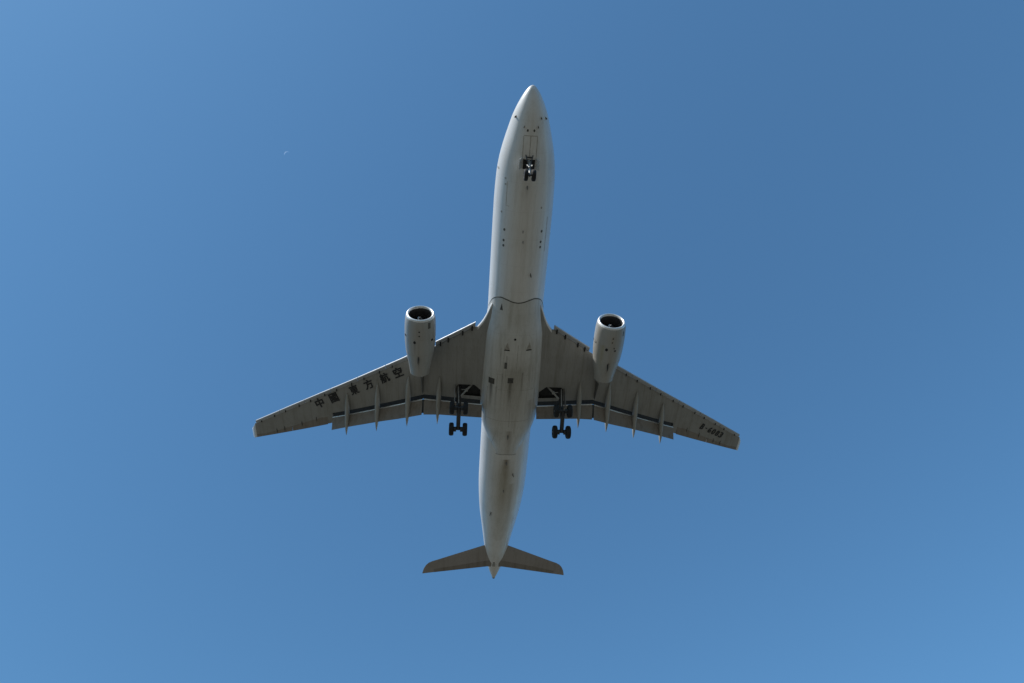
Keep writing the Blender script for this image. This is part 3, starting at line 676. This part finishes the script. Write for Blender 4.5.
# nose gear
top = Vector((0, -5.95, -2.45)); axl = Vector((.01, -6.68, -4.78))
mid = top.lerp(axl, .55)
mb = MB(); mb.tube(top, mid, .15, .13, 14); mb.tube(mid, axl + Vector((0, 0, .02)), .09, .09, 14, 0); mb.tube(axl - Vector((.30, 0, 0)), axl + Vector((.30, 0, 0)), .075, .075, 12, 1)
mb.tube(mid + Vector((0, .02, -.02)), mid + Vector((0, -.16, -.1)), .16, .14, 12, 1)                # steering collar
mb.tube(Vector((-.26, mid.y + .02, mid.z + .05)), Vector((.26, mid.y + .02, mid.z + .05)), .075, .075, 10, 1)
for sgn in (1, -1):
    mb.tube(mid.lerp(top, .2) + Vector((sgn * .06, 0, 0)), Vector((sgn * .36, -5.35, -2.45)), .05, .05, 8, 1)   # drag brace
    mb.tube(mid + Vector((sgn * .1, -.1, 0)), axl + Vector((sgn * .05, -.22, .42)), .035, .03, 8, 1)
mb.tube(axl + Vector((0, -.24, .42)), axl + Vector((0, 0, .1)), .05, .04, 8, 1)
mb.box((0, -5.62, -2.95), (.5, .10, .12), 1)
nose_gear = mb.build("nose_gear", [M['gear'], M['geardark'], M['chrome']], jet, angle=40)
for sgn in (1, -1): wheel(nose_gear, axl + Vector((sgn * .335, 0, 0)), .50, .36)
for x, z, r in ((.20, -3.42, .075), (-.20, -3.42, .085), (.17, -3.72, .05), (-.17, -3.72, .05)):
    mb = MB(); cc = Vector((x, mid.y + .16, z)); mb.lathe(cc, (0, 1, -.25), [(-.12, r * .5), (-.05, r * .95), (.04, r * 1.0), (.045, r * .2)], 16, mprof=[1, 1, 0])
    mb.add(*[[cc + Vector((r * .9 * math.cos(a), .055, r * .9 * math.sin(a) - .012)) for a in (2 * math.pi * i / 16 for i in range(16))], [tuple(range(16))]], 0)
    mb.build("landing_light", [M['lamp'], M['geardark']], nose_gear)
for sgn in (1, -1):                                        # small rear doors hanging open beside the leg
    mb = MB(); rings = []
    for s in span(5.75, 6.65, 4):
        rings.append([Vector((sgn * x, -s, z)) for x, z in ((.52, -2.64), (.72, -2.92), (.86, -3.26), (.89, -3.25), (.75, -2.90), (.55, -2.62))])
    mb.loft(rings); d = mb.build("gear_door", M['doorwhite'], nose_gear)
mb = MB(); plate(mb, 'fus', [(-.52, 5.86), (.52, 5.86), (.52, 6.70), (-.52, 6.70)], .008, n=10); mb.build("bay_shade_plate", M['dark'], nose_gear)  # flat plate on the skin, its near-black colour painting the open bay's shade

def make_main_gear(sx):
    X = sx * 5.40; top = Vector((sx * 5.5, -30.75, -1.25)); piv = Vector((X, -32.0, -5.28))
    knee = top.lerp(piv, .58)
    mb = MB(); mb.tube(top, knee, .27, .25, 16, 1); mb.tube(knee, piv, .19, .19, 14, 1); mb.tube(knee.lerp(top, .06), knee.lerp(piv, .08), .27, .25, 16, 1)
    mb.tube(top + Vector((sx * .55, 0, .1)), top + Vector((-sx * .5, 0, .1)), .16, .16, 12)
    mb.tube(top + Vector((sx * .1, .22, 0)), knee + Vector((0, .26, 0)), .07, .06, 10)
    # torque links behind and pipework
    e = knee.lerp(piv, .5) + Vector((0, .42, -.02))
    for sg in (1, -1):
        mb.tube(knee + Vector((sg * .12, .12, 0)), e, .05, .045, 8, 1); mb.tube(e, piv + Vector((sg * .1, .12, .25)), .045, .05, 8, 1)
        mb.tube(top.lerp(knee, .15) + Vector((sg * .24, -.05, 0)), knee + Vector((sg * .2, -.18, 0)), .035, .035, 6, 1)
    mb.tube(top.lerp(knee, .1) + Vector((0, -.25, 0)), knee.lerp(piv, .3) + Vector((0, -.28, 0)), .03, .03, 6, 1)
    gear = mb.build("main_gear", [M['gear'], M['geardark'], M['chrome']], jet, angle=40)
    mb = MB(); hi_ = Vector((sx * 4.0, -30.3, -1.1)); lo_ = top.lerp(knee, .62); md = hi_.lerp(lo_, .45)
    mb.tube(hi_, md, .12, .10, 10); mb.tube(md, lo_, .09, .10, 10); mb.tube(md - Vector((0, .14, 0)), md + Vector((0, .14, 0)), .13, .13, 10); mb.tube(md, top.lerp(knee, .12), .05, .05, 8)
    mb.build("side_stay", M['gear'], gear)
    tl = R(16); f = Vector((0, math.cos(tl), math.sin(tl))); fr, re = piv + f * 1.16, piv - f * 1.16
    mb = MB(); mb.tube(fr, re, .23, .21, 12); 
    for p in (fr, re): mb.tube(p - Vector((.72, 0, 0)), p + Vector((.72, 0, 0)), .10, .10, 12)
    for p in (fr, re):
        for sg in (1, -1): mb.tube(p + Vector((sg * .2, 0, 0)), p + Vector((sg * .46, 0, 0)), .26, .26, 16)     # brake packs
    mb.tube(piv + f * .3 + Vector((0, 0, .9)), fr + Vector((0, -.1, .1)), .06, .06, 8)                        # pitch trimmer
    mb.build("bogie_beam", M['geardark'], gear)
    for p in (fr, re):
        for sg in (1, -1): wheel(gear, p + Vector((sg * .70, 0, 0)), .68, .50)
    mb = MB(); rings = []                                   # fairing door fixed outboard of the leg
    for k in range(7):
        v = k / 6; c = top.lerp(knee, v * .95); hw = .62 - .22 * v
        rings.append([c + Vector((sx * dx, dy, 0)) for dx, dy in ((.42, hw), (.46, hw), (.50, 0), (.46, -hw), (.42, -hw), (.45, 0))])
    mb.loft(rings); mb.build("gear_door", M['wing'], gear)
make_main_gear(1); make_main_gear(-1)
